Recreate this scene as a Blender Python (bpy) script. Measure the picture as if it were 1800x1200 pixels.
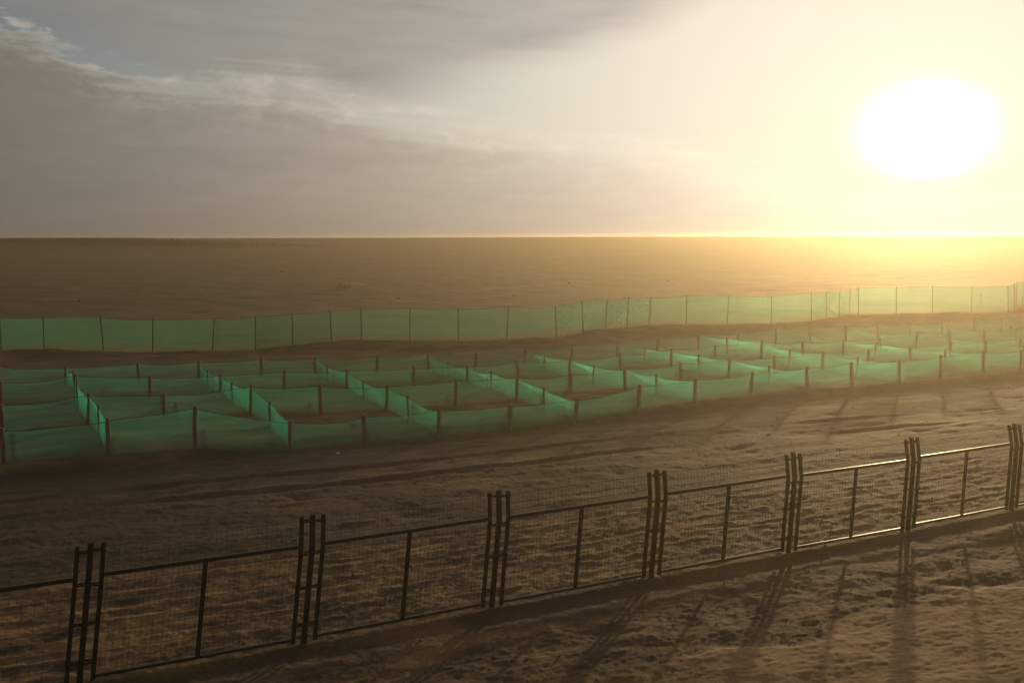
import bpy, math, random
import numpy as np

for o in list(bpy.data.objects):
    bpy.data.objects.remove(o, do_unlink=True)
scene = bpy.context.scene
C = scene.collection
R = math.radians
random.seed(7)

# ------------------------------------------------------------------ camera
CAM_H = 6.0
cam_d = bpy.data.cameras.new('camera')
cam_d.lens = 35.0
cam_d.sensor_width = 36.0
cam_d.clip_start = 0.1
cam_d.clip_end = 20000.0
cam = bpy.data.objects.new('camera', cam_d)
C.objects.link(cam)
cam.rotation_mode = 'XYZ'
cam.location = (0, 0, CAM_H)
from mathutils import Matrix, Vector
PITCH = math.atan(184 / 1750.0)
cam.matrix_world = Matrix.Translation((0, 0, CAM_H)) @ Matrix.Rotation(R(90) - PITCH, 4, 'X') @ Matrix.Rotation(R(-0.2), 4, 'Z')
scene.camera = cam

# ------------------------------------------------------------------ light
SUN_AZ, SUN_EL = 22.3, 5.42           # degrees; azimuth from +Y towards +X
SUN = Vector((math.sin(R(SUN_AZ)) * math.cos(R(SUN_EL)), math.cos(R(SUN_AZ)) * math.cos(R(SUN_EL)), math.sin(R(SUN_EL))))
sun_d = bpy.data.lights.new('sun', 'SUN')
sun_d.energy = 3.6
sun_d.color = (1.0, 0.71, 0.37)
sun_d.angle = R(1.3)
sun = bpy.data.objects.new('sun', sun_d)
C.objects.link(sun)
sun.rotation_euler = (-SUN).to_track_quat('-Z', 'Y').to_euler()
sun.location = (60, 150, 40)

# ------------------------------------------------------------------ world
world = bpy.data.worlds.new('World')
scene.world = world
world.use_nodes = True
WT = world.node_tree
WT.nodes.clear()


class NB:
    """tiny node-builder"""
    def __init__(self, tree):
        self.t = tree

    def node(self, typ, **kw):
        n = self.t.nodes.new(typ)
        for k, v in kw.items():
            setattr(n, k, v)
        return n

    def put(self, sock, v):
        if isinstance(v, bpy.types.NodeSocket):
            self.t.links.new(v, sock)
        elif isinstance(v, (tuple, list)):
            v = tuple(v)
            if len(sock.default_value) == 4 and len(v) == 3:
                v = v + (1.0,)
            sock.default_value = v
        else:
            sock.default_value = v

    def m(self, op, a, b=0.0, c=0.0, clamp=False):
        n = self.node('ShaderNodeMath', operation=op, use_clamp=clamp)
        self.put(n.inputs[0], a)
        self.put(n.inputs[1], b)
        self.put(n.inputs[2], c)
        return n.outputs[0]

    def vm(self, op, a, b=(0, 0, 0), out=0):
        n = self.node('ShaderNodeVectorMath', operation=op)
        self.put(n.inputs[0], a)
        if len(n.inputs) > 1:
            self.put(n.inputs[1], b)
        return n.outputs[out]

    def scale(self, v, s):
        n = self.node('ShaderNodeVectorMath', operation='SCALE')
        self.put(n.inputs[0], v)
        self.put(n.inputs[3], s)
        return n.outputs[0]

    def mix(self, f, a, b):
        n = self.node('ShaderNodeMix', data_type='RGBA')
        n.clamp_factor = True
        self.put(n.inputs[0], f)
        self.put(n.inputs[6], a)
        self.put(n.inputs[7], b)
        return n.outputs[2]

    def smooth(self, x, lo, hi):
        n = self.node('ShaderNodeMapRange', interpolation_type='SMOOTHSTEP')
        self.put(n.inputs[0], x)
        self.put(n.inputs[1], lo)
        self.put(n.inputs[2], hi)
        return n.outputs[0]

    def noise(self, vec, scale, detail=4, rough=0.5, dist=0.0):
        n = self.node('ShaderNodeTexNoise')
        if vec is not None:
            self.put(n.inputs['Vector'], vec)
        n.inputs['Scale'].default_value = scale
        n.inputs['Detail'].default_value = detail
        n.inputs['Roughness'].default_value = rough
        n.inputs['Distortion'].default_value = dist
        return n.outputs['Fac']

    def combine(self, x, y, z):
        n = self.node('ShaderNodeCombineXYZ')
        self.put(n.inputs[0], x)
        self.put(n.inputs[1], y)
        self.put(n.inputs[2], z)
        return n.outputs[0]

    def curve(self, x, pts, lo, hi):
        """piecewise curve through pts, x in [lo,hi] degrees -> y/20 stored"""
        n = self.node('ShaderNodeFloatCurve')
        cu = n.mapping.curves[0]
        q = [((a - lo) / (hi - lo), b / 20.0) for a, b in pts]
        cu.points[0].location = q[0]
        cu.points[1].location = q[-1]
        for p in q[1:-1]:
            cu.points.new(*p)
        n.mapping.update()
        self.put(n.inputs['Value'], self.m('DIVIDE', self.m('SUBTRACT', x, lo), hi - lo))
        return self.m('MULTIPLY', n.outputs[0], 20.0)


def build_world():
    b = NB(WT)
    tc = b.node('ShaderNodeTexCoord')
    d = tc.outputs['Generated']
    sep = b.node('ShaderNodeSeparateXYZ')
    b.put(sep.inputs[0], d)
    x, y, z = sep.outputs
    DEG = 180 / math.pi
    az = b.m('MULTIPLY', b.m('ARCTAN2', x, y), DEG)
    el = b.m('MULTIPLY', b.m('ARCSINE', z), DEG)
    th = b.m('MULTIPLY', b.m('ARCCOSINE', b.m('MINIMUM', b.vm('DOT_PRODUCT', d, tuple(SUN), out=1), 0.999999)), DEG)
    daz = b.m('SUBTRACT', az, SUN_AZ)
    de = b.m('MULTIPLY', b.m('SUBTRACT', el, SUN_EL), 1.36)
    the = b.m('SQRT', b.m('ADD', b.m('MULTIPLY', daz, daz), b.m('MULTIPLY', de, de)))

    def ex(t, k):
        return b.m('EXPONENT', b.m('DIVIDE', t, -k))
    # clear dusty air: Nishita sky + the wide sunset aureole of the dust
    sky = b.node('ShaderNodeTexSky')
    sky.sky_type = 'NISHITA'
    sky.sun_disc = False
    sky.sun_elevation = R(SUN_EL)
    sky.sun_rotation = R(SUN_AZ)
    sky.air_density = 1.0
    sky.dust_density = 0.6
    sky.ozone_density = 1.0
    # cloud noises live in the direction vector, squeezed vertically so that they streak
    # along a flat cloud layer
    flat = b.combine(b.m('MULTIPLY', az, 0.06), b.m('MULTIPLY', el, 0.22), b.m('MULTIPLY', y, 0.5))
    n_big = b.noise(flat, 1.4, 6, 0.55, 0.3)
    n_fine = b.noise(flat, 5.0, 8, 0.62, 0.5)
    streak = b.noise(b.combine(b.m('MULTIPLY', az, 0.05), b.m('ADD', b.m('MULTIPLY', el, 0.9), b.m('MULTIPLY', az, 0.05)), b.m('MULTIPLY', y, 0.4)), 1.6, 7, 0.58, 0.35)
    n_puff = b.noise(b.combine(b.m('MULTIPLY', az, 0.20), b.m('MULTIPLY', el, 0.46), 3.1), 3.0, 9, 0.66, 0.3)
    puffy = b.smooth(th, 33.0, 46.0)                       # heaped cloud only well away from the sun
    warp = b.m('ADD', b.m('MULTIPLY', b.m('SUBTRACT', n_big, 0.5), 2.4), b.m('MULTIPLY', b.m('SUBTRACT', streak, 0.5), 3.4))
    warp2 = b.m('ADD', warp, b.m('MULTIPLY', b.m('SUBTRACT', n_puff, 0.5), b.m('ADD', 1.0, b.m('MULTIPLY', puffy, 2.2))))
    # lower bank of cloud: everything under this edge
    e_low = b.curve(az, [(-180, 9.0), (-60, 9.5), (-27, 10.4), (-24.5, 9.8), (-22, 8.6), (-18, 7.9), (-13, 7.9), (-10, 7.1), (-6.5, 6.0), (0, 5.0), (7, 4.3), (12, 3.4), (20, 1.6), (60, 1.6), (110, 6.0), (180, 9.0)], -180, 180)
    dl = b.m('ADD', b.m('SUBTRACT', e_low, el), warp2)
    low = b.smooth(dl, b.m('ADD', -1.7, b.m('MULTIPLY', puffy, 1.2)), b.m('SUBTRACT', 1.3, b.m('MULTIPLY', puffy, 0.7)))
    # upper sheet of cloud: everything over this edge
    e_up = b.curve(az, [(-180, 12), (-60, 11.0), (-27, 10.9), (-24, 10.6), (-21, 9.7), (-18, 8.3), (-14, 7.6), (-10, 7.2), (-5, 7.9), (0, 8.9), (4, 9.8), (8, 11.1), (12, 12.9), (17, 14.8), (24, 16.8), (60, 18), (120, 14), (180, 12)], -180, 180)
    up = b.smooth(b.m('ADD', b.m('SUBTRACT', el, e_up), b.m('MULTIPLY', warp, 0.55)), -0.9, 2.2)
    thick_up = b.m('ADD', 0.86, b.m('MULTIPLY', b.m('SUBTRACT', n_big, 0.5), 0.6))
    low_fade = b.m('SUBTRACT', 1.0, ex(th, 9.0))                        # cloud thins out against the sun
    m_low = b.m('MULTIPLY', low, b.m('MULTIPLY', low_fade, 0.95), clamp=True)
    m_up = b.m('MULTIPLY', up, thick_up, clamp=True)
    mask = b.m('SUBTRACT', 1.0, b.m('MULTIPLY', b.m('SUBTRACT', 1.0, m_low), b.m('SUBTRACT', 1.0, m_up)))
    # radiances
    gauss = b.m('EXPONENT', b.m('MULTIPLY', b.m('POWER', b.m('DIVIDE', th, 33.0), 2.5), -1.0))
    clear = b.vm('ADD', (0.13, 0.155, 0.165), b.scale((1.0, 0.86, 0.67), b.m('MULTIPLY', gauss, 0.785)))
    clear = b.vm('ADD', clear, b.scale((0.9, 1.0, 0.30), b.m('MULTIPLY', ex(th, 6.0), 0.15)))
    core = b.m('EXPONENT', b.m('MULTIPLY', b.m('POWER', b.m('DIVIDE', the, 2.62), 3.0), -1.0))
    clear = b.vm('ADD', clear, b.scale((1.0, 0.95, 0.85), b.m('MULTIPLY', core, 2.5)))
    wide = ex(th, 19.5)
    cl_low = b.vm('ADD', (0.044, 0.046, 0.046), b.scale((1.0, 0.83, 0.65), b.m('MULTIPLY', wide, 1.62)))
    cl_up = b.vm('ADD', (0.218, 0.206, 0.190), b.scale((1.0, 0.84, 0.70), b.m('MULTIPLY', wide, 0.58)))
    cl = b.mix(b.m('MULTIPLY', m_up, b.smooth(el, 4.0, 11.0)), cl_low, cl_up)
    cl = b.scale(cl, b.m('ADD', 0.72, b.m('ADD', b.m('MULTIPLY', n_fine, 0.28), b.m('MULTIPLY', streak, 0.28))))
    # silver lining where the sheet is thin
    rim = b.m('MULTIPLY', b.m('MULTIPLY', b.m('MULTIPLY', m_low, b.m('SUBTRACT', 1.0, m_low)), 4.0), b.m('ADD', 0.05, b.m('MULTIPLY', n_puff, 0.10)))
    rimc = b.scale((1.0, 0.9, 0.74), rim)
    col = b.mix(mask, clear, cl)
    col = b.vm('ADD', col, rimc)
    # sunlit heaps along the top of the bank
    heap = b.m('MULTIPLY', b.m('MULTIPLY', m_low, b.m('SUBTRACT', 1.0, b.smooth(dl, 0.3, 2.6))), b.smooth(n_puff, 0.45, 0.72))
    col = b.vm('ADD', col, b.scale((1.0, 0.88, 0.70), b.m('MULTIPLY', heap, 0.15)))
    # dust layer lying on the horizon, redder than the sky above it
    dust = b.m('MULTIPLY', ex(b.m('MAXIMUM', el, 0.0), 3.0), 0.8)
    dustc = b.vm('ADD', (0.070, 0.062, 0.054), b.scale((1.0, 0.76, 0.50), b.m('MULTIPLY', ex(th, 18.5), 1.38)))
    col = b.mix(b.m('MULTIPLY', dust, b.m('SUBTRACT', 1.0, core)), col, dustc)
    bg1 = b.node('ShaderNodeBackground')
    b.put(bg1.inputs[0], b.scale(sky.outputs[0], b.m('MULTIPLY', b.m('SUBTRACT', 1.0, b.m('MULTIPLY', mask, 0.9)), 0.12)))
    bg1.inputs[1].default_value = 0.05
    bg2 = b.node('ShaderNodeBackground')
    b.put(bg2.inputs[0], col)
    bg2.inputs[1].default_value = 1.0
    ad = b.node('ShaderNodeAddShader')
    WT.links.new(bg1.outputs[0], ad.inputs[0])
    WT.links.new(bg2.outputs[0], ad.inputs[1])
    out = b.node('ShaderNodeOutputWorld')
    WT.links.new(ad.outputs[0], out.inputs[0])


build_world()
scene.view_settings.view_transform = 'Standard'
scene.view_settings.look = 'None'
scene.view_settings.exposure = 0.0
scene.view_settings.gamma = 1.0
scene.view_settings.use_curve_mapping = False
cy = scene.cycles
cy.max_bounces = 6
cy.diffuse_bounces = 2
cy.glossy_bounces = 2
cy.transmission_bounces = 3
cy.volume_bounces = 1
cy.transparent_max_bounces = 40
cy.use_denoising = True
cy.sample_clamp_indirect = 4.0
cy.caustics_reflective = False
cy.caustics_refractive = False


# ------------------------------------------------------------------ helpers
def new_mat(name):
    m = bpy.data.materials.new(name)
    m.use_nodes = True
    m.node_tree.nodes.clear()
    b = NB(m.node_tree)
    out = b.node('ShaderNodeOutputMaterial')
    return m, b, out


class MB:
    def __init__(self):
        self.v = []
        self.f = []

    def grid(self, pts):
        """pts[i][j] -> quads"""
        n0 = len(self.v)
        r, c = len(pts), len(pts[0])
        for row in pts:
            self.v += [tuple(p) for p in row]
        for i in range(r - 1):
            for j in range(c - 1):
                a = n0 + i * c + j
                self.f.append((a, a + 1, a + c + 1, a + c))

    def tube(self, pts, rad, n=6, phase=0.0, cap=True):
        """tube through pts; rad is a number or one per point"""
        n0 = len(self.v)
        k = len(pts)
        P = [Vector(p) for p in pts]
        for i in range(k):
            t = (P[min(i + 1, k - 1)] - P[max(i - 1, 0)]).normalized()
            ref = Vector((0, 0, 1)) if abs(t.z) < 0.8 else Vector((E_S[0], E_S[1], 0))
            u = t.cross(ref).normalized()
            w = t.cross(u).normalized()
            r = rad[i] if isinstance(rad, (list, tuple)) else rad
            for q in range(n):
                a = 2 * math.pi * q / n + phase
                self.v.append(tuple(P[i] + u * (r * math.cos(a)) + w * (r * math.sin(a))))
        for i in range(k - 1):
            for q in range(n):
                a = n0 + i * n + q
                c = n0 + i * n + (q + 1) % n
                self.f.append((a, c, c + n, a + n))
        if cap:
            self.f.append(tuple(n0 + q for q in reversed(range(n))))
            self.f.append(tuple(n0 + (k - 1) * n + q for q in range(n)))

    def build(self, name, mat, parent=None, smooth=False):
        me = bpy.data.meshes.new(name)
        me.from_pydata(self.v, [], self.f)
        if smooth:
            me.polygons.foreach_set('use_smooth', [True] * len(me.polygons))
        me.materials.append(mat)
        o = bpy.data.objects.new(name, me)
        C.objects.link(o)
        if parent is not None:
            o.parent = parent
            o.matrix_parent_inverse = parent.matrix_world.inverted()
        return o


def empty(name, loc):
    o = bpy.data.objects.new(name, None)
    o.empty_display_size = 0.3
    o.location = loc
    o.matrix_world = Matrix.Translation(loc)
    C.objects.link(o)
    return o


def tag(o, label=None, cat=None, group=None, kind=None):
    if label:
        o['label'] = label
    if cat:
        o['category'] = cat
    if group:
        o['group'] = group
    if kind:
        o['kind'] = kind
    return o


# ------------------------------------------------------------------ terrain height
E_S = (0.8950, 0.4461)          # along the railway fence
E_T = (-0.4461, 0.8950)         # away from the track
T_FENCE = 14.2


FAR = [(-31.50, 53.90), (-27.71, 53.68), (-25.23, 53.37), (-21.88, 53.00), (-19.19, 52.80), (-16.05, 53.03), (-13.93, 53.74), (-12.11, 54.71), (-10.13, 55.61), (-8.54, 56.19), (-5.82, 56.36), (-3.05, 56.31), (-0.32, 56.46), (2.55, 57.20), (4.20, 58.50), (5.67, 60.03), (7.13, 61.50), (8.68, 62.70), (11.17, 63.48), (13.89, 64.02), (16.92, 64.69), (19.83, 65.68), (21.17, 66.70), (22.21, 67.41), (22.97, 67.70), (23.61, 67.65), (26.11, 67.44), (28.52, 67.37), (31.31, 67.68), (34.14, 68.30), (34.91, 69.01), (35.37, 69.71), (36.21, 70.48), (37.29, 71.36)]
BERM_S = [-60.00, -4.15, -0.86, 1.23, 4.06, 6.38, 9.29, 11.50, 13.57, 15.74, 17.42, 19.93, 22.39, 24.90, 27.80, 29.85, 31.85, 33.82, 35.74, 38.32, 40.99, 44.01, 47.05, 48.70, 49.95, 50.76, 51.31, 53.45, 55.58, 58.21, 61.02, 62.03, 62.75, 63.85, 65.21, 110.00]
BERM_T = [65.29, 62.29, 60.40, 59.02, 57.20, 55.82, 54.62, 54.31, 54.36, 54.29, 54.10, 53.04, 51.76, 50.68, 50.06, 50.49, 51.20, 51.86, 52.24, 51.83, 51.10, 50.35, 49.94, 50.26, 50.42, 50.34, 50.01, 48.71, 47.57, 46.61, 45.90, 46.19, 46.62, 46.93, 47.23, 49.23]
RISE_S = [-4.15, -0.86, 1.23, 4.06, 6.38, 9.29, 11.50, 13.57, 15.74, 17.42, 19.93, 22.39, 24.90, 27.80, 29.85, 31.85, 33.82, 35.74, 38.32, 40.99, 44.01, 47.05, 48.70, 49.95, 50.76, 51.31, 53.45, 55.58, 58.21, 61.02, 62.03, 62.75, 63.85, 65.21]
RISE_Z = [0.00, -0.01, 0.05, -0.02, -0.06, -0.04, -0.04, 0.09, 0.17, 0.25, 0.23, 0.19, 0.14, 0.10, 0.27, 0.27, 0.32, 0.40, 0.39, 0.32, 0.31, 0.33, 0.50, 0.54, 0.64, 0.73, 0.69, 0.65, 0.68, 0.71, 0.81, 0.90, 0.98, 1.05]


def _hash(ix, iy, seed):
    h = (ix.astype(np.int64) * 374761393 + iy.astype(np.int64) * 668265263 + seed * 974634777) & 0xFFFFFFFF
    h = ((h ^ (h >> 13)) * 1274126177) & 0xFFFFFFFF
    h = (h ^ (h >> 16)) & 0xFFFFFFFF
    return h.astype(np.float64) / 4294967296.0 * 2 * math.pi


def pn(x, y, seed=0):
    """2-D gradient noise, about -0.7..0.7"""
    x0 = np.floor(x)
    y0 = np.floor(y)
    fx, fy = x - x0, y - y0
    u = fx * fx * fx * (fx * (fx * 6 - 15) + 10)
    v = fy * fy * fy * (fy * (fy * 6 - 15) + 10)

    def g(dx, dy):
        a = _hash(x0 + dx, y0 + dy, seed)
        return np.cos(a) * (fx - dx) + np.sin(a) * (fy - dy)
    a = g(0, 0) * (1 - u) + g(1, 0) * u
    c = g(0, 1) * (1 - u) + g(1, 1) * u
    return a * (1 - v) + c * v


def fbm(x, y, seed, octs, gain=0.5):
    s = 0.0
    a = 1.0
    for k in range(octs):
        s = s + a * pn(x * 2 ** k, y * 2 ** k, seed + k * 17)
        a *= gain
    return s


def sstep(x, lo, hi):
    t = np.clip((x - lo) / (hi - lo), 0, 1)
    return t * t * (3 - 2 * t)


def terrain(x, y):
    """height and sand amount; large arrays are cut into slices along t so that each slice
    works out only the relief of its own zone"""
    x = np.asarray(x, float)
    y = np.asarray(y, float)
    if len(x) < 20000:
        return terrain_slice(x, y)
    order = np.argsort(np.round((-x * 0.4461 + y * 0.8950) / 0.7) * 1e5 + x)
    h = np.empty(len(x))
    sa = np.empty(len(x))
    for k in range(0, len(x), 9000):
        q = order[k:k + 9000]
        h[q], sa[q] = terrain_slice(x[q], y[q])
    return h, sa


def when(w, f):
    """w * f() but f is only evaluated where the weight w is not nil"""
    if np.max(np.abs(w)) < 1e-5:
        return 0.0 * w
    return w * f()


def terrain_slice(x, y):
    s = x * E_S[0] + y * E_S[1]
    t = -x * 0.4461 + y * 0.8950
    r = np.hypot(x, y)
    near = 1 - sstep(r, 90, 200)
    fade = 1 - sstep(r, 22, 48)
    # gentle roll of the plain
    h = when(near, lambda: 0.10 * fbm(x / 14, y / 14, 3, 3))
    h = h + when(sstep(r, 110, 260), lambda: 0.10 * fbm(x / 70, y / 70, 5, 3))
    # the plain climbs very gently towards the horizon
    h = h + 5.88 * np.clip((r - 84) / 116, 0, 1) ** 1.2
    zone_a = (1 - sstep(t, T_FENCE + 3.4, T_FENCE + 5.0)) * sstep(t, T_FENCE - 0.2, T_FENCE + 0.2)     # beyond the fence
    zone_b = 1 - sstep(t, T_FENCE - 1.0, T_FENCE - 0.5)                                             # track side
    strip = np.clip(sstep(t, T_FENCE - 1.0, T_FENCE - 0.5) * (1 - sstep(t, T_FENCE - 0.2, T_FENCE + 0.2)), 0, 1)
    vis = 1 - sstep(r, 34, 40)
    zone_b = zone_b * vis * sstep(r, 6, 8)
    zone_a = zone_a * vis
    # step down on the track side of the fence
    wob = when(vis, lambda: 0.12 * pn(s / 1.7, t * 0 + 2.2, 9))
    h = h - 0.065 * (1 - sstep(t, T_FENCE - 0.30 + wob * 0.4, T_FENCE - 0.06))
    # clods and trampled soil either side of the fence
    clod = 0.0 * t
    if fade.max() > 0:
        wx = x + 0.18 * pn(x / 0.6, y / 0.6, 21)
        wy = y + 0.18 * pn(x / 0.6 + 7, y / 0.6, 22)
        clod = fade * fbm(wx / 0.42, wy / 0.42, 41, 5, 0.55)
    grit = when(fade, lambda: fbm(s / 0.22, t / 0.085, 43, 3, 0.6))
    ridge = when(np.maximum(zone_a, zone_b), lambda: 1 - 2 * np.abs(fbm(wx / 0.75, wy / 0.5, 45, 4, 0.5)))
    # ripple rows parallel with the fence

    def rows_a():
        ph = t / 0.46 + 0.9 * fbm(s / 2.6, t / 1.1, 31, 3)
        rip = (1 - np.abs(2 * (ph - np.floor(ph)) - 1)) ** 1.5 - 0.4
        return 0.036 * rip * sstep(fbm(s / 0.9, t / 0.5, 33, 3), -0.35, 0.25)
    h = h + when(zone_a, rows_a) + zone_a * (0.018 * clod + 0.004 * ridge + 0.017 * grit)
    # track side: broken crust at the left, wind-rippled sand towards the right
    sand_side = when(zone_b, lambda: sstep(11.45 - t + 0.7 * fbm(s / 1.6, t / 1.2, 51, 3), 0.0, 0.6) * sstep(s + 1.2 * fbm(s / 2.0, t / 1.2, 52, 3), 6.8, 9.0))
    h = h + when(zone_b * (1 - sand_side), lambda: 0.018 * clod + 0.003 * ridge + 0.015 * grit + 0.065 * fbm(s / 2.3, t / 1.1, 47, 3))

    def ripples():
        ph2 = (0.90 * t + 0.35 * s + 0.35 * fbm(s / 1.4, t / 0.7, 53, 3)) / 0.17
        rp2 = 0.5 + 0.5 * np.sin(2 * math.pi * ph2)
        amp = sstep(fbm(s / 0.35, t / 0.2, 55, 2), -0.5, 0.4)
        return 0.009 * rp2 * amp + 0.012 * fbm(s / 0.5, t / 0.24, 57, 4) + 0.007 * grit + 0.05 * fbm(s / 2.5, t / 1.5, 58, 2) + 0.05
    h = h + when(sand_side, ripples) + strip * 0.012 * clod
    # open strip between fence and nets: wheel ruts and low wind ridges
    mid = sstep(t, T_FENCE + 3.5, T_FENCE + 5.5) * (1 - sstep(t, 28.2, 29.2)) * near

    def ridges():
        wt_ = 2.4 * fbm(s / 6.5, t / 3.4, 61, 4)
        rph = (t + 0.06 * s + wt_) / 2.6
        rr = rph - np.floor(rph)
        rdg = np.where(rr < 0.74, rr / 0.74, (1 - rr) / 0.26)
        q = 0.10 * (rdg - 0.5) * sstep(fbm(s / 3.2, t / 1.6, 63, 3), 0.0, 0.5) + 0.038 * fbm(s / 3.0 + 0.3 * wt_, t / 1.0, 65, 4) + 0.014 * clod + 0.011 * grit
        rut = (t + 0.05 * s + 0.9 * pn(s / 11.0, t * 0, 67) - 23.6)
        am = sstep(pn(s / 5.0, t * 0 + 3.3, 68), -0.2, 0.25)
        for off in (0.0, 1.55):
            q = q + am * (0.03 * np.exp(-((rut - off - 0.30) / 0.15) ** 2) - 0.045 * np.exp(-((rut - off) / 0.16) ** 2))
        return q
    h = h + when(mid, ridges)
    # low bank on which the nets stand

    def bank():
        edge = 29.05 + 0.35 * pn(s / 2.4, t * 0 + 8.0, 71) + 0.25 * pn(s / 0.8, t * 0 + 5, 72)
        return -0.20 * sstep(t, 24.5, 28.4) * (1 - sstep(t, edge - 0.75, edge)) + 0.05 * fbm(s / 0.5, t / 0.4, 73, 4) * np.exp(-((t - edge + 0.3) / 0.8) ** 2)
    h = h + when(sstep(t, 24, 24.5) * (1 - sstep(t, 31, 32)) * near, bank)
    # drifts inside the netted cells
    cell = sstep(t, 29.4, 30.2) * (1 - sstep(t, 45.0, 47.5)) * near
    h = h + when(cell, lambda: 0.16 * fbm(s / 3.4, t / 2.6, 81, 3) + 0.008 * clod + 0.008 * grit)
    # hummocky berm between the nets and the tall net
    bx = np.interp(s, BERM_S, BERM_T)
    bm = np.exp(-((t - bx + 1.6) / 2.0) ** 2) * near
    h = h + when(np.where(bm > 1e-3, bm, 0), lambda: 0.06 + 0.34 * fbm(s / 3.6, t / 2.2, 91, 4) + 0.03 * fbm(s / 0.7, t / 0.5, 92, 3))
    h = h + np.interp(s, RISE_S, RISE_Z) * sstep(t, bx - 3.6, bx - 0.4) * (1 - sstep(t, bx + 1.0, bx + 26.0))
    # far plain
    h = h + when(sstep(t, 50, 62) * near, lambda: 0.09 * fbm(s / 3.5, t / 2.2, 95, 3))
    h = h + when(sstep(t, 62, 80), lambda: 0.035 * fbm(s / 6.0, t / 4.0, 96, 4, 0.6))
    # micro relief on all of the nearer ground
    h = h + when(fade, lambda: 0.006 * fbm(x / 0.13, y / 0.10, 99, 3, 0.6))
    # sand (pale, fine) versus dark gravel crust
    sa = 0.30 + 0.55 * fbm(s / 2.2, t / 0.9, 111, 4) * near + sstep(t, 55, 75) * 0.6 * fbm(s / 14.0, t / 7.0, 112, 5, 0.6)
    sa = sa + when(zone_a, lambda: 0.22 + 0.7 * fbm(s / 0.8, t / 0.35, 113, 3)) + sand_side * 0.60 - strip * 0.08
    sa = sa + when(zone_b, lambda: 0.05 + 0.5 * fbm(s / 0.9, t / 0.5, 115, 3))
    sa = sa - mid * 0.22 + cell * 0.08
    sa = sa - 0.36 * sstep(t, bx, bx + 10.0) + sand_side * 0.25
    return h, np.clip(sa, 0, 1.15)


def zat(x, y):
    return float(terrain(np.array([x]), np.array([y]))[0][0])


# ------------------------------------------------------------------ ground sheet
def ground_material():
    m, b, out = new_mat('desert_soil')
    geo = b.node('ShaderNodeNewGeometry')
    P = geo.outputs['Position']
    at = b.node('ShaderNodeAttribute', attribute_name='sand')
    sand = at.outputs['Fac']
    n1 = b.noise(P, 0.05, 5, 0.6)
    n2 = b.noise(P, 1.3, 6, 0.65)
    n3 = b.noise(P, 14.0, 5, 0.7)
    n4 = b.noise(b.vm('MULTIPLY', P, (0.012, 0.03, 0.0)), 1.0, 5, 0.6)
    f = b.m('ADD', sand, b.m('ADD', b.m('MULTIPLY', b.m('SUBTRACT', n2, 0.5), 0.55), b.m('MULTIPLY', b.m('SUBTRACT', n3, 0.5), 0.8)))
    c = b.mix(b.smooth(f, 0.05, 0.95), (0.048, 0.034, 0.026), (0.185, 0.112, 0.054))
    c = b.mix(b.smooth(f, 0.85, 1.25), c, (0.28, 0.182, 0.096))
    c = b.mix(b.m('MULTIPLY', b.smooth(n1, 0.42, 0.7), 0.35), c, (0.080, 0.046, 0.032))
    # sparse dry growth far out on the plain
    dist = b.vm('LENGTH', P, out=1)
    g = b.m('MULTIPLY', b.smooth(n4, 0.45, 0.66), b.smooth(dist, 90.0, 300.0))
    c = b.mix(b.m('MULTIPLY', g, 0.55), c, (0.055, 0.050, 0.021))
    bs = b.node('ShaderNodeBsdfPrincipled')
    b.put(bs.inputs['Base Color'], c)
    bs.inputs['Roughness'].default_value = 0.86
    bs.inputs['Specular IOR Level'].default_value = 0.10
    bmp = b.node('ShaderNodeBump')
    hh = b.m('ADD', b.m('MULTIPLY', b.noise(P, 9.0, 6, 0.7), 0.030), b.m('MULTIPLY', b.noise(P, 55.0, 3, 0.6), 0.006))
    b.put(bmp.inputs['Height'], hh)
    bmp.inputs['Strength'].default_value = 0.55
    bmp.inputs['Distance'].default_value = 1.0
    m.node_tree.links.new(bmp.outputs[0], bs.inputs['Normal'])
    m.node_tree.links.new(bs.outputs[0], out.inputs[0])
    return m


def build_ground():
    ang = np.concatenate([np.linspace(-34, 34, 881), np.linspace(34, 326, 66)[1:-1]]) * math.pi / 180
    rr = [0.5, 1.5, 3, 4.5, 6, 7.5, 9.0]
    while rr[-1] < 110:
        rr.append(rr[-1] * 1.0029)
    while rr[-1] < 199.5:
        rr.append(rr[-1] * 1.005)
    rr = np.array(rr)
    A, Rr = np.meshgrid(ang, rr)
    X = (Rr * np.sin(A)).ravel()
    Y = (Rr * np.cos(A)).ravel()
    Z, S = terrain(X, Y)
    nr, na = len(rr), len(ang)
    co = np.empty((nr * na + 1, 3))
    co[:-1, 0], co[:-1, 1], co[:-1, 2] = X, Y, Z
    co[-1] = (0, 0, Z[:na].mean())
    i = np.arange(nr - 1)[:, None] * na
    j = np.arange(na)[None, :]
    j2 = (j + 1) % na
    quads = np.stack([i + j, i + na + j, i + na + j2, i + j2], -1).reshape(-1, 4)
    tri = np.stack([np.full(na, nr * na), np.arange(na), (np.arange(na) + 1) % na], -1)
    me = bpy.data.meshes.new('ground')
    me.vertices.add(len(co))
    me.vertices.foreach_set('co', co.ravel())
    loops = np.concatenate([quads.ravel(), tri.ravel()]).astype(np.int32)
    me.loops.add(len(loops))
    me.loops.foreach_set('vertex_index', loops)
    npoly = len(quads) + len(tri)
    me.polygons.add(npoly)
    st = np.concatenate([np.arange(len(quads)) * 4, len(quads) * 4 + np.arange(len(tri)) * 3]).astype(np.int32)
    me.polygons.foreach_set('loop_start', st)
    me.update(calc_edges=True)
    me.polygons.foreach_set('use_smooth', np.ones(npoly, dtype=bool))
    a = me.attributes.new('sand', 'FLOAT', 'POINT')
    a.data.foreach_set('value', np.append(S, 0.3).astype(np.float32))
    me.materials.append(ground_material())
    o = bpy.data.objects.new('ground', me)
    C.objects.link(o)
    tag(o, kind='structure')
    return o


build_ground()


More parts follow.
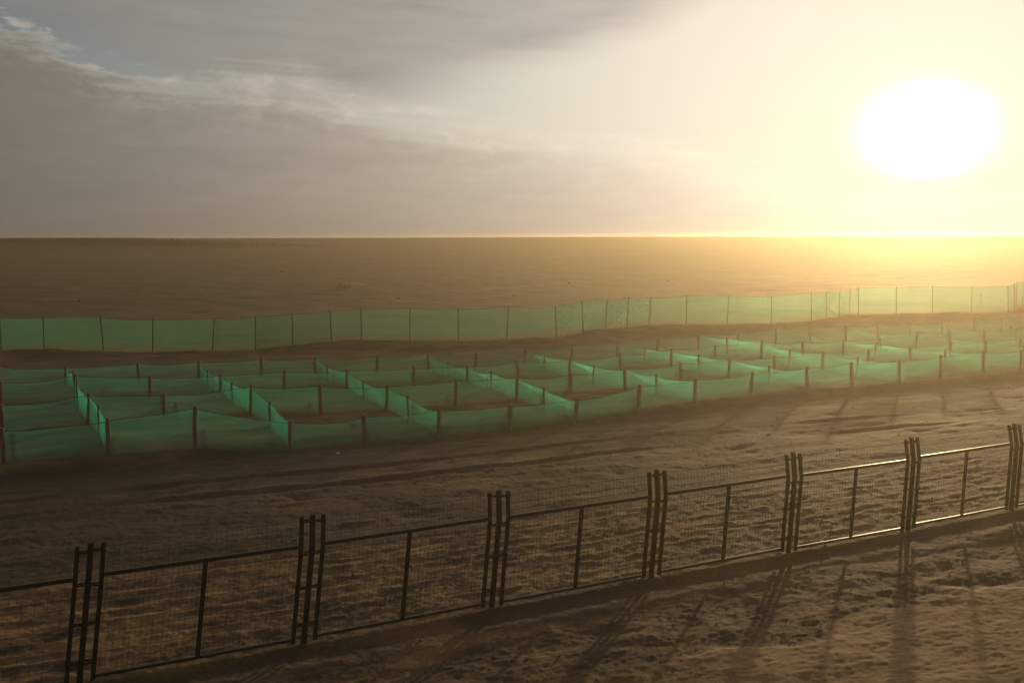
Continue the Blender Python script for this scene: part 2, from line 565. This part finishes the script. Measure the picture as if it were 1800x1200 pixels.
# ------------------------------------------------------------------ materials of things
def simple_mat(name, c1, c2, scale, rough, metallic=0.0, spec=0.4, bump=0.0, stretch=(1, 1, 1)):
    m, b, out = new_mat(name)
    geo = b.node('ShaderNodeNewGeometry')
    P = b.vm('MULTIPLY', geo.outputs['Position'], stretch)
    n = b.noise(P, scale, 6, 0.65)
    bs = b.node('ShaderNodeBsdfPrincipled')
    b.put(bs.inputs['Base Color'], b.mix(b.smooth(n, 0.35, 0.68), c1, c2))
    b.put(bs.inputs['Roughness'], b.m('ADD', rough - 0.1, b.m('MULTIPLY', n, 0.2)))
    bs.inputs['Metallic'].default_value = metallic
    bs.inputs['Specular IOR Level'].default_value = spec
    if bump:
        bm = b.node('ShaderNodeBump')
        b.put(bm.inputs['Height'], b.noise(P, scale * 3, 4, 0.6))
        bm.inputs['Strength'].default_value = bump
        bm.inputs['Distance'].default_value = 0.01
        m.node_tree.links.new(bm.outputs[0], bs.inputs['Normal'])
    m.node_tree.links.new(bs.outputs[0], out.inputs[0])
    return m


M_STEEL = simple_mat('painted_steel', (0.015, 0.015, 0.011), (0.034, 0.026, 0.018), 9, 0.85, spec=0.04, bump=0.15)
M_RAIL = simple_mat('rail_steel', (0.016, 0.016, 0.012), (0.034, 0.026, 0.018), 9, 0.45, spec=0.28)
M_WIRE = simple_mat('fence_wire', (0.035, 0.038, 0.030), (0.070, 0.055, 0.040), 14, 0.38, spec=0.6)
M_WOOD = simple_mat('weathered_stake_wood', (0.105, 0.068, 0.050), (0.21, 0.145, 0.105), 14, 0.85, spec=0.2, bump=0.5, stretch=(1, 1, 0.15))
M_POLE = simple_mat('dark_pole', (0.022, 0.020, 0.016), (0.045, 0.036, 0.026), 10, 0.7, spec=0.3)
M_CORD = simple_mat('net_cord', (0.012, 0.030, 0.022), (0.025, 0.040, 0.030), 20, 0.7, spec=0.2)
M_LITTER = simple_mat('white_plastic', (0.55, 0.54, 0.51), (0.74, 0.73, 0.70), 12, 0.5, spec=0.4)
M_SHRUB = simple_mat('dry_shrub', (0.040, 0.036, 0.018), (0.080, 0.062, 0.034), 3, 0.9, spec=0.1)
M_STONE = simple_mat('loose_stone', (0.05, 0.038, 0.030), (0.14, 0.105, 0.075), 6, 0.9, spec=0.2)
M_LEAF = simple_mat('far_foliage', (0.014, 0.016, 0.008), (0.030, 0.031, 0.015), 0.3, 0.9, spec=0.1)


def net_material(name, cover, tint):
    """woven shade netting: threads that let light through, holes in between.
    Seen at a slant the threads close up, as in any woven net."""
    m, b, out = new_mat(name)
    geo = b.node('ShaderNodeNewGeometry')
    P = geo.outputs['Position']
    lw = b.node('ShaderNodeLayerWeight')
    lw.inputs['Blend'].default_value = 0.5
    cosv = b.m('MAXIMUM', b.m('SUBTRACT', 1.0, lw.outputs['Facing']), 0.06)
    patch = b.m('ADD', 0.8, b.m('MULTIPLY', b.noise(b.vm('MULTIPLY', P, (1.0, 1.0, 2.2)), 1.1, 5, 0.6), 0.42))
    thread = b.noise(b.vm('MULTIPLY', P, (0.7, 0.7, 15.0)), 1.0, 4, 0.65)
    crease = b.noise(b.vm('MULTIPLY', P, (2.6, 2.6, 1.1)), 1.0, 4, 0.6, 0.6)
    hang = b.node('ShaderNodeAttribute', attribute_name='hang').outputs['Fac']
    dirt = b.m('MULTIPLY', b.m('SUBTRACT', 1.0, b.smooth(b.m('ADD', hang, b.m('MULTIPLY', b.m('SUBTRACT', crease, 0.5), 0.5)), 0.02, 0.34)), 0.75)
    cov = b.m('MULTIPLY', b.m('MULTIPLY', cover, patch), b.m('ADD', 0.62, b.m('ADD', b.m('MULTIPLY', thread, 0.42), b.m('MULTIPLY', crease, 0.34))))
    cov = b.m('MINIMUM', b.m('ADD', cov, b.m('MULTIPLY', dirt, 0.10)), 0.95)
    hole = b.m('POWER', b.m('SUBTRACT', 1.0, cov), b.m('DIVIDE', 1.0, cosv))
    col = b.mix(b.noise(P, 0.8, 4, 0.6), tuple(0.8 * c for c in tint), tuple(1.15 * c for c in tint))
    col = b.mix(dirt, col, (0.13, 0.115, 0.062))
    tr = b.node('ShaderNodeBsdfTranslucent')
    b.put(tr.inputs[0], col)
    df = b.node('ShaderNodeBsdfDiffuse')
    b.put(df.inputs[0], b.scale(col, 0.75))
    # plastic tape passes light mostly straight on, so the net glows towards the sun
    fw = b.node('ShaderNodeBsdfRefraction')
    fw.distribution = 'GGX'
    b.put(fw.inputs['Color'], b.scale(col, 1.25))
    fw.inputs['Roughness'].default_value = 0.80
    fw.inputs['IOR'].default_value = 1.25
    mt = b.node('ShaderNodeMixShader')
    mt.inputs[0].default_value = 0.30
    m.node_tree.links.new(tr.outputs[0], mt.inputs[1])
    m.node_tree.links.new(fw.outputs[0], mt.inputs[2])
    mx = b.node('ShaderNodeMixShader')
    mx.inputs[0].default_value = 0.62
    m.node_tree.links.new(df.outputs[0], mx.inputs[1])
    m.node_tree.links.new(mt.outputs[0], mx.inputs[2])
    tp = b.node('ShaderNodeBsdfTransparent')
    m2 = b.node('ShaderNodeMixShader')
    b.put(m2.inputs[0], hole)
    m.node_tree.links.new(mx.outputs[0], m2.inputs[1])
    m.node_tree.links.new(tp.outputs[0], m2.inputs[2])
    m.node_tree.links.new(m2.outputs[0], out.inputs[0])
    return m


M_NET = net_material('green_shade_net', 0.33, (0.046, 0.360, 0.245))
M_NET_TALL = net_material('green_tall_net', 0.55, (0.050, 0.235, 0.155))


# ------------------------------------------------------------------ nets on stakes
def stake(parent, p, h, rad, lean, mat=M_WOOD, n=8, rough=0.10, name='stake'):
    rnd = random.Random(int(p[0] * 1000) * 31 + int(p[1] * 1000))
    z0 = zat(p[0], p[1])
    pts, rs = [], []
    segs = 5
    for k in range(segs + 1):
        u = k / segs
        zz = -0.25 + u * (h + 0.25)
        pts.append((p[0] + lean[0] * max(zz, 0) + rnd.uniform(-1, 1) * rad * 0.12, p[1] + lean[1] * max(zz, 0) + rnd.uniform(-1, 1) * rad * 0.12, z0 + zz))
        rs.append(rad * (1.06 - 0.12 * u) * rnd.uniform(1 - rough, 1 + rough))
    mb = MB()
    mb.tube(pts, rs, n)
    # sawn top, slightly domed so that the rim catches light
    mb.tube([pts[-1], (pts[-1][0], pts[-1][1], pts[-1][2] + 0.012)], [rs[-1] * 0.96, rs[-1] * 0.7], n)
    mb.build(name, mat, parent, smooth=False)
    return Vector(pts[-1])


def net_bay(parent, a, b_, top_a, top_b, sag, billow, mat, cols=14, rows=6, seed=0, cord=True, wrinkle=0.065):
    """one length of netting hung between two stakes; a, b_ ground points, tops are world points"""
    rnd = random.Random(seed)
    a = Vector((a[0], a[1], 0))
    b_ = Vector((b_[0], b_[1], 0))
    d = b_ - a
    nrm = Vector((-d.y, d.x, 0)).normalized()
    us = np.linspace(0, 1, cols + 1)
    gx = a.x + d.x * us
    gy = a.y + d.y * us
    gz = terrain(gx, gy)[0]
    ph = rnd.uniform(0, 50)
    wr = pn(us[:, None] * d.length * 1.6 + ph, np.linspace(0, 1, rows + 1)[None, :] * 1.5 + ph, seed)
    pts = []
    top_line = []
    asym = rnd.uniform(-0.12, 0.12)
    for i, u in enumerate(us):
        bell = 4 * u * (1 - u)
        tp = Vector(top_a).lerp(Vector(top_b), u)
        ztop = tp.z - (0.075 if parent.name.startswith(('net_row', 'cross')) else 0.025) - sag * bell * (1 + asym * (2 * u - 1)) + 0.012 * math.sin(7 * u + ph)
        row = []
        for j in range(rows + 1):
            v = j / rows
            zz = (gz[i] - 0.05) * (1 - v) + ztop * v
            off = billow * bell * math.sin(math.pi * min(v * 0.9 + 0.05, 1)) + wrinkle * bell ** 0.5 * wr[i, j] + 0.28 * wrinkle * math.sin(u * 31 + 4 * v + ph) * (1 - v * 0.6) * bell ** 0.3
            base = Vector((gx[i], gy[i], 0)).lerp(Vector((tp.x, tp.y, 0)), v)
            pt = base + nrm * off
            row.append((pt.x, pt.y, zz))
        pts.append(row)
        top_line.append((row[-1][0], row[-1][1], row[-1][2] + 0.004))
    mb = MB()
    mb.grid(pts)
    o = mb.build('net', mat, parent, smooth=True)
    at = o.data.attributes.new('hang', 'FLOAT', 'POINT')
    at.data.foreach_set('value', [j / rows for i in range(cols + 1) for j in range(rows + 1)])
    if cord:
        c = MB()
        c.tube(top_line, 0.008, 4)
        co = c.build('top_cord', M_CORD, parent)
        co.parent = o
        co.matrix_parent_inverse = o.matrix_world.inverted()
    return o


# measured stake positions (world metres), four long rows
ROW = [
    [(-11.3, 27.34, .90), (-9.03, 27.9, 1.12), (-6.43, 28.25, .83), (-4.43, 29.52, .78), (-2.29, 30.45, .82), (-0.05, 31.64, .76), (2.12, 32.82, .77), (4.42, 34.43, .81), (6.6, 35.59, .81), (9.0, 37.09, .76), (11.58, 38.72, .74), (13.42, 38.95, .9), (15.78, 40.2, .88), (18.24, 42.0, .83), (20.5, 42.9, .92), (22.5, 43.7, .85)],
    [(-13.54, 31.4, .87), (-11.58, 32.7, .75), (-8.83, 33.2, .92), (-6.51, 33.5, .94), (-4.39, 34.38, .78), (-2.04, 35.2, .82), (0.16, 36.48, .79), (2.22, 37.78, .70), (4.46, 39.03, .77), (7.01, 41.0, .68), (9.19, 41.9, .75)],
    [(-16.08, 36.44, .95), (-13.69, 37.18, .76), (-11.23, 37.94, .66), (-8.96, 38.75, .70), (-6.58, 39.28, .69), (-3.99, 39.8, .67), (-1.84, 40.72, .62), (0.24, 42.0, .65), (2.49, 42.9, .72), (4.91, 44.61, .72)],
    [(-18.5, 40.9, .66), (-15.6, 41.2, .78), (-13.27, 41.82, .70), (-10.78, 42.4, .71), (-8.65, 43.46, .66), (-6.01, 44.0, .71), (-3.78, 44.4, .67), (-1.69, 45.2, .68), (0.62, 46.9, .62), (2.9, 48.2, .67), (5.27, 49.6, .62), (7.48, 51.0, .6)],
]
UX, UY = 2.31, 1.10
for j, r_ in enumerate(ROW):
    rnd = random.Random(50 + j)
    while len(r_) < (18, 20, 23, 27)[j]:
        p = r_[-1]
        r_.append((p[0] + UX + rnd.uniform(-.12, .12), p[1] + UY + rnd.uniform(-.15, .15), rnd.uniform(.68, .85)))
    for k in range(4):
        p = r_[0]
        r_.insert(0, (p[0] - UX + rnd.uniform(-.12, .12), p[1] - UY * 0.8 + rnd.uniform(-.12, .12), rnd.uniform(.72, .9)))
FIRST = 4                                   # index of the first measured stake

row_lab = [
    'nearest long row of low green netting on wooden stakes facing the wire fence',
    'second long row of low green netting counted back from the wire fence',
    'third long row of low green netting counted back from the wire fence',
    'rearmost long row of low green netting, in front of the brown berm',
]
tops = {}
seed = 100
for j, r_ in enumerate(ROW):
    rnd = random.Random(300 + j)
    e = empty('net_row', (r_[FIRST][0], r_[FIRST][1], zat(r_[FIRST][0], r_[FIRST][1])))
    tag(e, row_lab[j], 'net fence', 'long rows of low green netting')
    for i, (x, y, h) in enumerate(r_):
        tops[(j, i)] = stake(e, (x, y), h + 0.10, rnd.uniform(0.058, 0.070), (rnd.uniform(-.05, .05), rnd.uniform(-.04, .04)))
    for i in range(len(r_) - 1):
        seed += 1
        net_bay(e, r_[i], r_[i + 1], tops[(j, i)], tops[(j, i + 1)], rnd.uniform(.02, .10), rnd.uniform(-.10, .16), M_NET, seed=seed)

order = ['first', 'second', 'third', 'fourth', 'fifth', 'sixth', 'seventh', 'eighth', 'ninth', 'tenth', 'eleventh', 'twelfth', 'thirteenth', 'fourteenth']
cnt = 0
for i in range(FIRST - 2, 27, 2):
    rnd = random.Random(700 + i)
    p0 = next(r_[i] for r_ in ROW if i < len(r_))
    e = empty('cross_net', (p0[0], p0[1], zat(p0[0], p0[1])))
    if i < FIRST:
        lab = 'green net cross wall between long rows, at the left edge of the photo'
    else:
        lab = 'green net cross wall between long rows, %s from the left wholly in view' % order[cnt]
        cnt += 1
    tag(e, lab, 'net wall', 'cross walls of low green netting')
    for j in range(3):
        if i >= len(ROW[j]) or i >= len(ROW[j + 1]):
            continue
        a, c = ROW[j][i], ROW[j + 1][i]
        mp = ((a[0] + c[0]) / 2 + rnd.uniform(-.12, .12), (a[1] + c[1]) / 2 + rnd.uniform(-.15, .15))
        tm = stake(e, mp, (a[2] + c[2]) / 2 + rnd.uniform(-.04, .06), rnd.uniform(.042, .052), (rnd.uniform(-.06, .06), rnd.uniform(-.04, .04)))
        seed += 1
        net_bay(e, a, mp, tops[(j, i)], tm, rnd.uniform(.05, .12), rnd.uniform(-.16, .06), M_NET, cols=10, seed=seed)
        seed += 1
        net_bay(e, mp, c, tm, tops[(j + 1, i)], rnd.uniform(.05, .12), rnd.uniform(-.16, .06), M_NET, cols=10, seed=seed)

# tall net fence behind the berm
e = empty('tall_net_fence', (FAR[0][0], FAR[0][1], zat(*FAR[0])))
tag(e, 'tall zigzag fence of green netting on thin dark poles behind the low nets', 'net fence')
rnd = random.Random(11)
ft = [stake(e, p, 1.80 + rnd.uniform(-.06, .08), 0.030, (rnd.uniform(-.06, .07), rnd.uniform(-.03, .03)), M_POLE, 6, 0.04, 'pole') for p in FAR]
for i in range(len(FAR) - 1):
    seed += 1
    net_bay(e, FAR[i], FAR[i + 1], ft[i], ft[i + 1], rnd.uniform(.0, .10), rnd.uniform(-.10, .12), M_NET_TALL, cols=14, rows=8, seed=seed, wrinkle=0.03)


# ------------------------------------------------------------------ railway fence
def fs(s, t, z):
    """fence coordinates -> world"""
    return (s * E_S[0] + t * E_T[0], s * E_S[1] + t * E_T[1], z)


GRP = [-5.79, 0.52, 3.60, 6.70, 9.82, 12.97, 16.14, 19.29, 22.4]       # stations of the posts along s


def lean_at(s):
    return float(np.interp(s, [-6, 0.37, 16, 23], [0.145, 0.125, 0.065, 0.05]))


def member(name, parent, prof, w, d, mat, bev=0.006):
    """square section swept along prof [(s, t, z)...]; w along s (or z for rails), d along t"""
    mb = MB()
    n0 = 0
    k = len(prof)
    horiz = abs(prof[-1][0] - prof[0][0]) > abs(prof[-1][2] - prof[0][2])
    ring = [(-w / 2 + bev, -d / 2), (w / 2 - bev, -d / 2), (w / 2, -d / 2 + bev), (w / 2, d / 2 - bev), (w / 2 - bev, d / 2), (-w / 2 + bev, d / 2), (-w / 2, d / 2 - bev), (-w / 2, -d / 2 + bev)]
    for (s, t, z) in prof:
        for (p, q) in ring:
            mb.v.append(fs(s, t + q, z + p) if horiz else fs(s + p, t + q, z))
    for i in range(k - 1):
        for q in range(8):
            a, c = i * 8 + q, i * 8 + (q + 1) % 8
            mb.f.append((a, c, c + 8, a + 8))
    mb.f.append(tuple(reversed(range(8))))
    mb.f.append(tuple((k - 1) * 8 + q for q in range(8)))
    return mb.build(name, mat, parent)


ZB = 1.50          # where the tops bend outwards


def prof_up(s, z0, z1, tt=T_FENCE):
    L = lean_at(s)
    pr = []
    for z in (z0, 0.6, ZB - 0.06, ZB, ZB + 0.07, z1):
        bend = 0.0 if z <= ZB - 0.06 else (z - ZB + 0.06) * 0.24
        pr.append((s + L * (z - 0.1), tt + bend, z))
    return pr


def pt_at(s, z, tt=T_FENCE):
    bend = 0.0 if z <= ZB - 0.06 else (z - ZB + 0.06) * 0.24
    return (s + lean_at(s) * (z - 0.1), tt + bend, z)


fence = empty('wire_fence', fs(GRP[1], T_FENCE, 0))
tag(fence, 'dark steel fence of welded wire panels with bent post tops in the foreground', 'fence')
rnd = random.Random(5)
for s in GRP:
    po = member('post', fence, prof_up(s, -0.25, 1.90 + rnd.uniform(-.01, .01)), 0.074, 0.070, M_STEEL)
    for zc in (1.80, 1.36, 0.84, 0.28):
        for sd in (-1, 1):
            mb = MB()
            zc2 = zc + rnd.uniform(-.015, .015)
            for tt in (-0.040, 0.040):
                p = pt_at(s, zc2)
                x0, x1 = (-0.19, -0.03) if sd < 0 else (0.03, 0.19)
                a = fs(p[0] + x0, p[1] + tt, zc2 + rnd.uniform(-.012, .012))
                c = fs(p[0] + x1, p[1] + tt, zc2 + rnd.uniform(-.012, .012))
                mb.tube([a, c], 0.014, 4, math.pi / 4)
            bp = pt_at(s, zc2)
            mb.tube([fs(bp[0] + sd * 0.09, bp[1] - 0.06, zc2), fs(bp[0] + sd * 0.09, bp[1] + 0.06, zc2)], 0.011, 6)
            mb.build('clamp', M_STEEL, po)
for k in range(len(GRP) - 1):
    s0, s1 = GRP[k] + 0.165, GRP[k + 1] - 0.165
    dz0 = rnd.uniform(-.015, .015)
    dz1 = dz0 + rnd.uniform(-.02, .02)
    ht = 1.875 + rnd.uniform(-.015, .015)
    member('upright', fence, prof_up(s0, 0.02 + dz0, ht), 0.057, 0.055, M_STEEL)
    member('upright', fence, prof_up(s1, 0.02 + dz1, ht), 0.057, 0.055, M_STEEL)

    def along(u, z):
        s = s0 + (s1 - s0) * u
        p = pt_at(s, z)
        return (p[0], p[1], z + dz0 + (dz1 - dz0) * u)
    e0, e1 = 0.025 / (s1 - s0), 1 - 0.025 / (s1 - s0)
    member('top_rail', fence, [along(e0, 1.47), along(0.5, 1.47), along(e1, 1.47)], 0.060, 0.048, M_RAIL)
    member('bottom_rail', fence, [along(e0, 0.075), along(0.5, 0.072), along(e1, 0.075)], 0.046, 0.046, M_RAIL)
    mid = []
    for z in (0.098, 0.75, 1.444):
        mid.append(along(0.5, z))
    member('middle_bar', fence, mid, 0.062, 0.046, M_STEEL)
    mb = MB()
    wt = 0.027
    for z in (1.82, 1.68, 1.575, 1.33, 1.20, 1.06, 0.93, 0.79, 0.655, 0.52, 0.385, 0.25, 0.13):
        q = []
        bow = rnd.uniform(-.006, .006)
        for u in (e0, 0.25, 0.5, 0.75, e1):
            p = along(u, z + bow * math.sin(math.pi * u))
            q.append(fs(p[0], p[1] + wt, p[2]))
        mb.tube(q, 0.0040, 4)
    nv = 38
    for q in range(1, nv):
        u = q / nv
        pr = []
        for z in (0.098, ZB - 0.06, 1.83):
            p = along(u, z)
            pr.append(fs(p[0], p[1] + wt + 0.005, p[2]))
        mb.tube(pr, 0.0023, 3)
    tag(mb.build('wire_mesh', M_WIRE, fence), kind='stuff')


# ------------------------------------------------------------------ litter, stones, shrubs
def scrap(x, y, z, size, seed, label, flat=0.45):
    rnd = random.Random(seed)
    mb = MB()
    nu, nv = 9, 6
    pts = []
    for i in range(nv):
        ph = math.pi * i / (nv - 1)
        row = []
        for j in range(nu + 1):
            th = 2 * math.pi * (j % nu) / nu
            rr = 1 + 0.45 * float(pn(np.array([math.cos(th) * 1.3 + seed]), np.array([math.sin(th) * 1.3 + ph]), seed)[0]) + 0.12 * math.sin(3 * th + ph * 2 + seed)
            row.append((x + size * rr * math.sin(ph) * math.cos(th), y + size * 0.6 * rr * math.sin(ph) * math.sin(th), z + size * flat * (1 - math.cos(ph)) * rr * 0.8))
        pts.append(row)
    mb.grid(pts)
    o = mb.build('plastic_scrap', M_LITTER, None)
    tag(o, label, 'litter', 'white litter')
    return o


for k, (x, y, sz, lab) in enumerate([
        (-5.0, 28.0, 0.055, 'small white plastic scrap on the bare soil just in front of the nearest net row'),
        (-0.33, 57.3, 0.16, 'white plastic scrap at the foot of the tall green net fence'),
        (20.0, 39.3, 0.085, 'white plastic scrap on bare soil below the hazy right end of the nearest net row'),
        (7.8, 29.8, 0.07, 'tiny white scrap on the brown strip between wire fence and nets')]):
    scrap(x, y, zat(x, y) - 0.01, sz, 20 + k, lab)
rag_s = 16.62
p = pt_at(rag_s, 1.36)
rg = fs(p[0], p[1] - 0.01, p[2])
scrap(rg[0], rg[1], rg[2] - 0.05, 0.055, 41, 'white plastic rag caught on the wires of the foreground fence', 0.8)


def shrub(x, y, w, h, seed, label, group=None):
    rnd = random.Random(seed)
    z = zat(x, y)
    e = empty('desert_shrub', (x, y, z))
    tag(e, label, 'shrub', group)
    mb = MB()
    for k in range(9):
        a = rnd.uniform(0, 6.28)
        q = rnd.uniform(.2, .8)
        mb.tube([(x, y, z - .03), (x + math.cos(a) * w * .25 * q, y + math.sin(a) * w * .2 * q, z + h * .4), (x + math.cos(a) * w * .45 * q, y + math.sin(a) * w * .4 * q, z + h * .85)], [.02, .013, .006], 4)
    mb.build('stem', M_SHRUB, e)
    lf = MB()
    for k in range(170):
        a = rnd.uniform(0, 6.28)
        q = math.sqrt(rnd.uniform(0, 1))
        zz = rnd.uniform(.12, 1) * (1 - .5 * q * q)
        c = Vector((x + math.cos(a) * q * w / 2, y + math.sin(a) * q * w / 2.4, z + h * zz))
        u = Vector((rnd.uniform(-1, 1), rnd.uniform(-1, 1), rnd.uniform(-1, 1))).normalized() * h * .12
        v = Vector((rnd.uniform(-1, 1), rnd.uniform(-1, 1), rnd.uniform(-1, 1))).normalized() * h * .07
        n0 = len(lf.v)
        lf.v += [tuple(c - u - v), tuple(c + u - v), tuple(c + u + v), tuple(c - u + v)]
        lf.f.append((n0, n0 + 1, n0 + 2, n0 + 3))
    lf.build('foliage', M_SHRUB, e)


shrub(-17.4, 103.0, 1.6, 0.6, 1, 'low dark shrub standing alone on the plain behind the tall net fence')
rnd = random.Random(77)
for k in range(8):
    d = rnd.uniform(88, 135)
    a = rnd.uniform(-27, 16)
    x, y = d * math.sin(R(a)), d * math.cos(R(a))
    if abs(x + 17.2) < 6 and abs(y - 105) < 14:
        continue
    w = rnd.uniform(.25, .55)
    shrub(x, y, w, w * rnd.uniform(.3, .5), 100 + k, 'tiny dry shrub dotted about the dark open plain', 'tiny shrubs on the plain')

# loose stones and clods, nobody could count them
mb = MB()
rnd = random.Random(99)
nst = 5200
SX, SY, SR = [], [], []
for k in range(nst):
    d = 11.5 * (70 / 11.5) ** (rnd.random() ** 1.15)
    a = rnd.uniform(-31, 31)
    SX.append(d * math.sin(R(a)))
    SY.append(d * math.cos(R(a)))
    SR.append(0.009 + 0.026 * rnd.random() ** 4)
SZ, SSA = terrain(np.array(SX), np.array(SY))
for x, y, z, r_, sa_ in zip(SX, SY, SZ, SR, SSA):
    if sa_ > 0.62:
        continue
    n0 = len(mb.v)
    sq = rnd.uniform(.5, .85)
    ph = rnd.uniform(0, 6.28)
    for (dx, dy, dz) in ((1, 0, 0), (0, 1, 0), (-1, 0, 0), (0, -1, 0), (0, 0, 1), (0, 0, -.6)):
        q = r_ * rnd.uniform(.7, 1.3)
        mb.v.append((x + q * (dx * math.cos(ph) - dy * math.sin(ph)), y + q * (dx * math.sin(ph) + dy * math.cos(ph)), z + r_ * .15 + q * dz * sq))
    for f in ((0, 1, 4), (1, 2, 4), (2, 3, 4), (3, 0, 4), (1, 0, 5), (2, 1, 5), (3, 2, 5), (0, 3, 5)):
        mb.f.append(tuple(n0 + i for i in f))
tag(mb.build('loose_stones', M_STONE, None), 'small dark stones and clods strewn over the bare soil', 'stones', kind='stuff')


# ------------------------------------------------------------------ far belts of trees on the horizon
def belt(name, x0, x1, d0, d1, n, hfun, seed, label):
    rnd = random.Random(seed)
    mb = MB()
    us = [rnd.random() for k in range(n)]
    xs = [x0 + (x1 - x0) * u for u in us]
    ys = [d0 + (d1 - d0) * u + rnd.uniform(-3, 3) for u in us]
    zs = terrain(np.array(xs), np.array(ys))[0]
    for k in range(n):
        u, x, y = us[k], xs[k], ys[k]
        h = hfun(u) * rnd.uniform(.7, 1.12)
        if h < .1:
            continue
        z = zs[k]
        h = min(h, 6.06 - z)
        w = h * rnd.uniform(.32, .5)
        mb.tube([(x, y, z - .3), (x + rnd.uniform(-.2, .2), y, z + h * .55)], [h * .03, h * .014], 4)
        for q in range(26):
            a = rnd.uniform(0, 6.28)
            v = rnd.uniform(.06, 1)
            rr = w * math.sqrt(rnd.random()) * (1.0 - .75 * abs(v - .45) ** 1.3)
            c = Vector((x + math.cos(a) * rr, y + math.sin(a) * rr, z + h * v))
            sz = h * rnd.uniform(.05, .11)
            uu = Vector((rnd.uniform(-1, 1), rnd.uniform(-1, 1), rnd.uniform(-1, 1))).normalized() * sz
            vv = uu.cross(Vector((rnd.uniform(-1, 1), rnd.uniform(-1, 1), rnd.uniform(-1, 1)))).normalized() * sz * .8
            n0 = len(mb.v)
            mb.v += [tuple(c - uu), tuple(c + vv), tuple(c + uu), tuple(c - vv)]
            mb.f.append((n0, n0 + 1, n0 + 2, n0 + 3))
    tag(mb.build(name, M_LEAF, None), label, 'trees', kind='stuff')


belt('tree_belt', -118, -33, 172, 174, 2200, lambda u: 1.02 * min(1, (1.02 - u) * 2.2) + .13, 3, 'dark belt of trees along the horizon at the left')
belt('scrub_belt', -82, 14, 190, 191, 900, lambda u: 0.36 * (1 - .6 * u), 4, 'thin hazy line of scrub on the far horizon left of centre')


# ------------------------------------------------------------------ dusty air
def build_haze():
    m, b, out = new_mat('dust_haze')
    pv = b.node('ShaderNodeVolumePrincipled')
    pv.inputs['Color'].default_value = (0.68, 0.59, 0.43, 1)
    pv.inputs['Density'].default_value = 0.0018
    pv.inputs['Anisotropy'].default_value = 0.785
    m.node_tree.links.new(pv.outputs[0], out.inputs['Volume'])
    mb = MB()
    X = 213.0
    lo, hi = -2.0, 6.28
    mb.v = [(-X, -X, lo), (X, -X, lo), (X, X, lo), (-X, X, lo), (-X, -X, hi), (X, -X, hi), (X, X, hi), (-X, X, hi)]
    mb.f = [(3, 2, 1, 0), (4, 5, 6, 7), (0, 1, 5, 4), (1, 2, 6, 5), (2, 3, 7, 6), (3, 0, 4, 7)]
    o = mb.build('haze', m, None)
    tag(o, 'warm dusty haze lying over the whole plain', 'haze', kind='stuff')


build_haze()
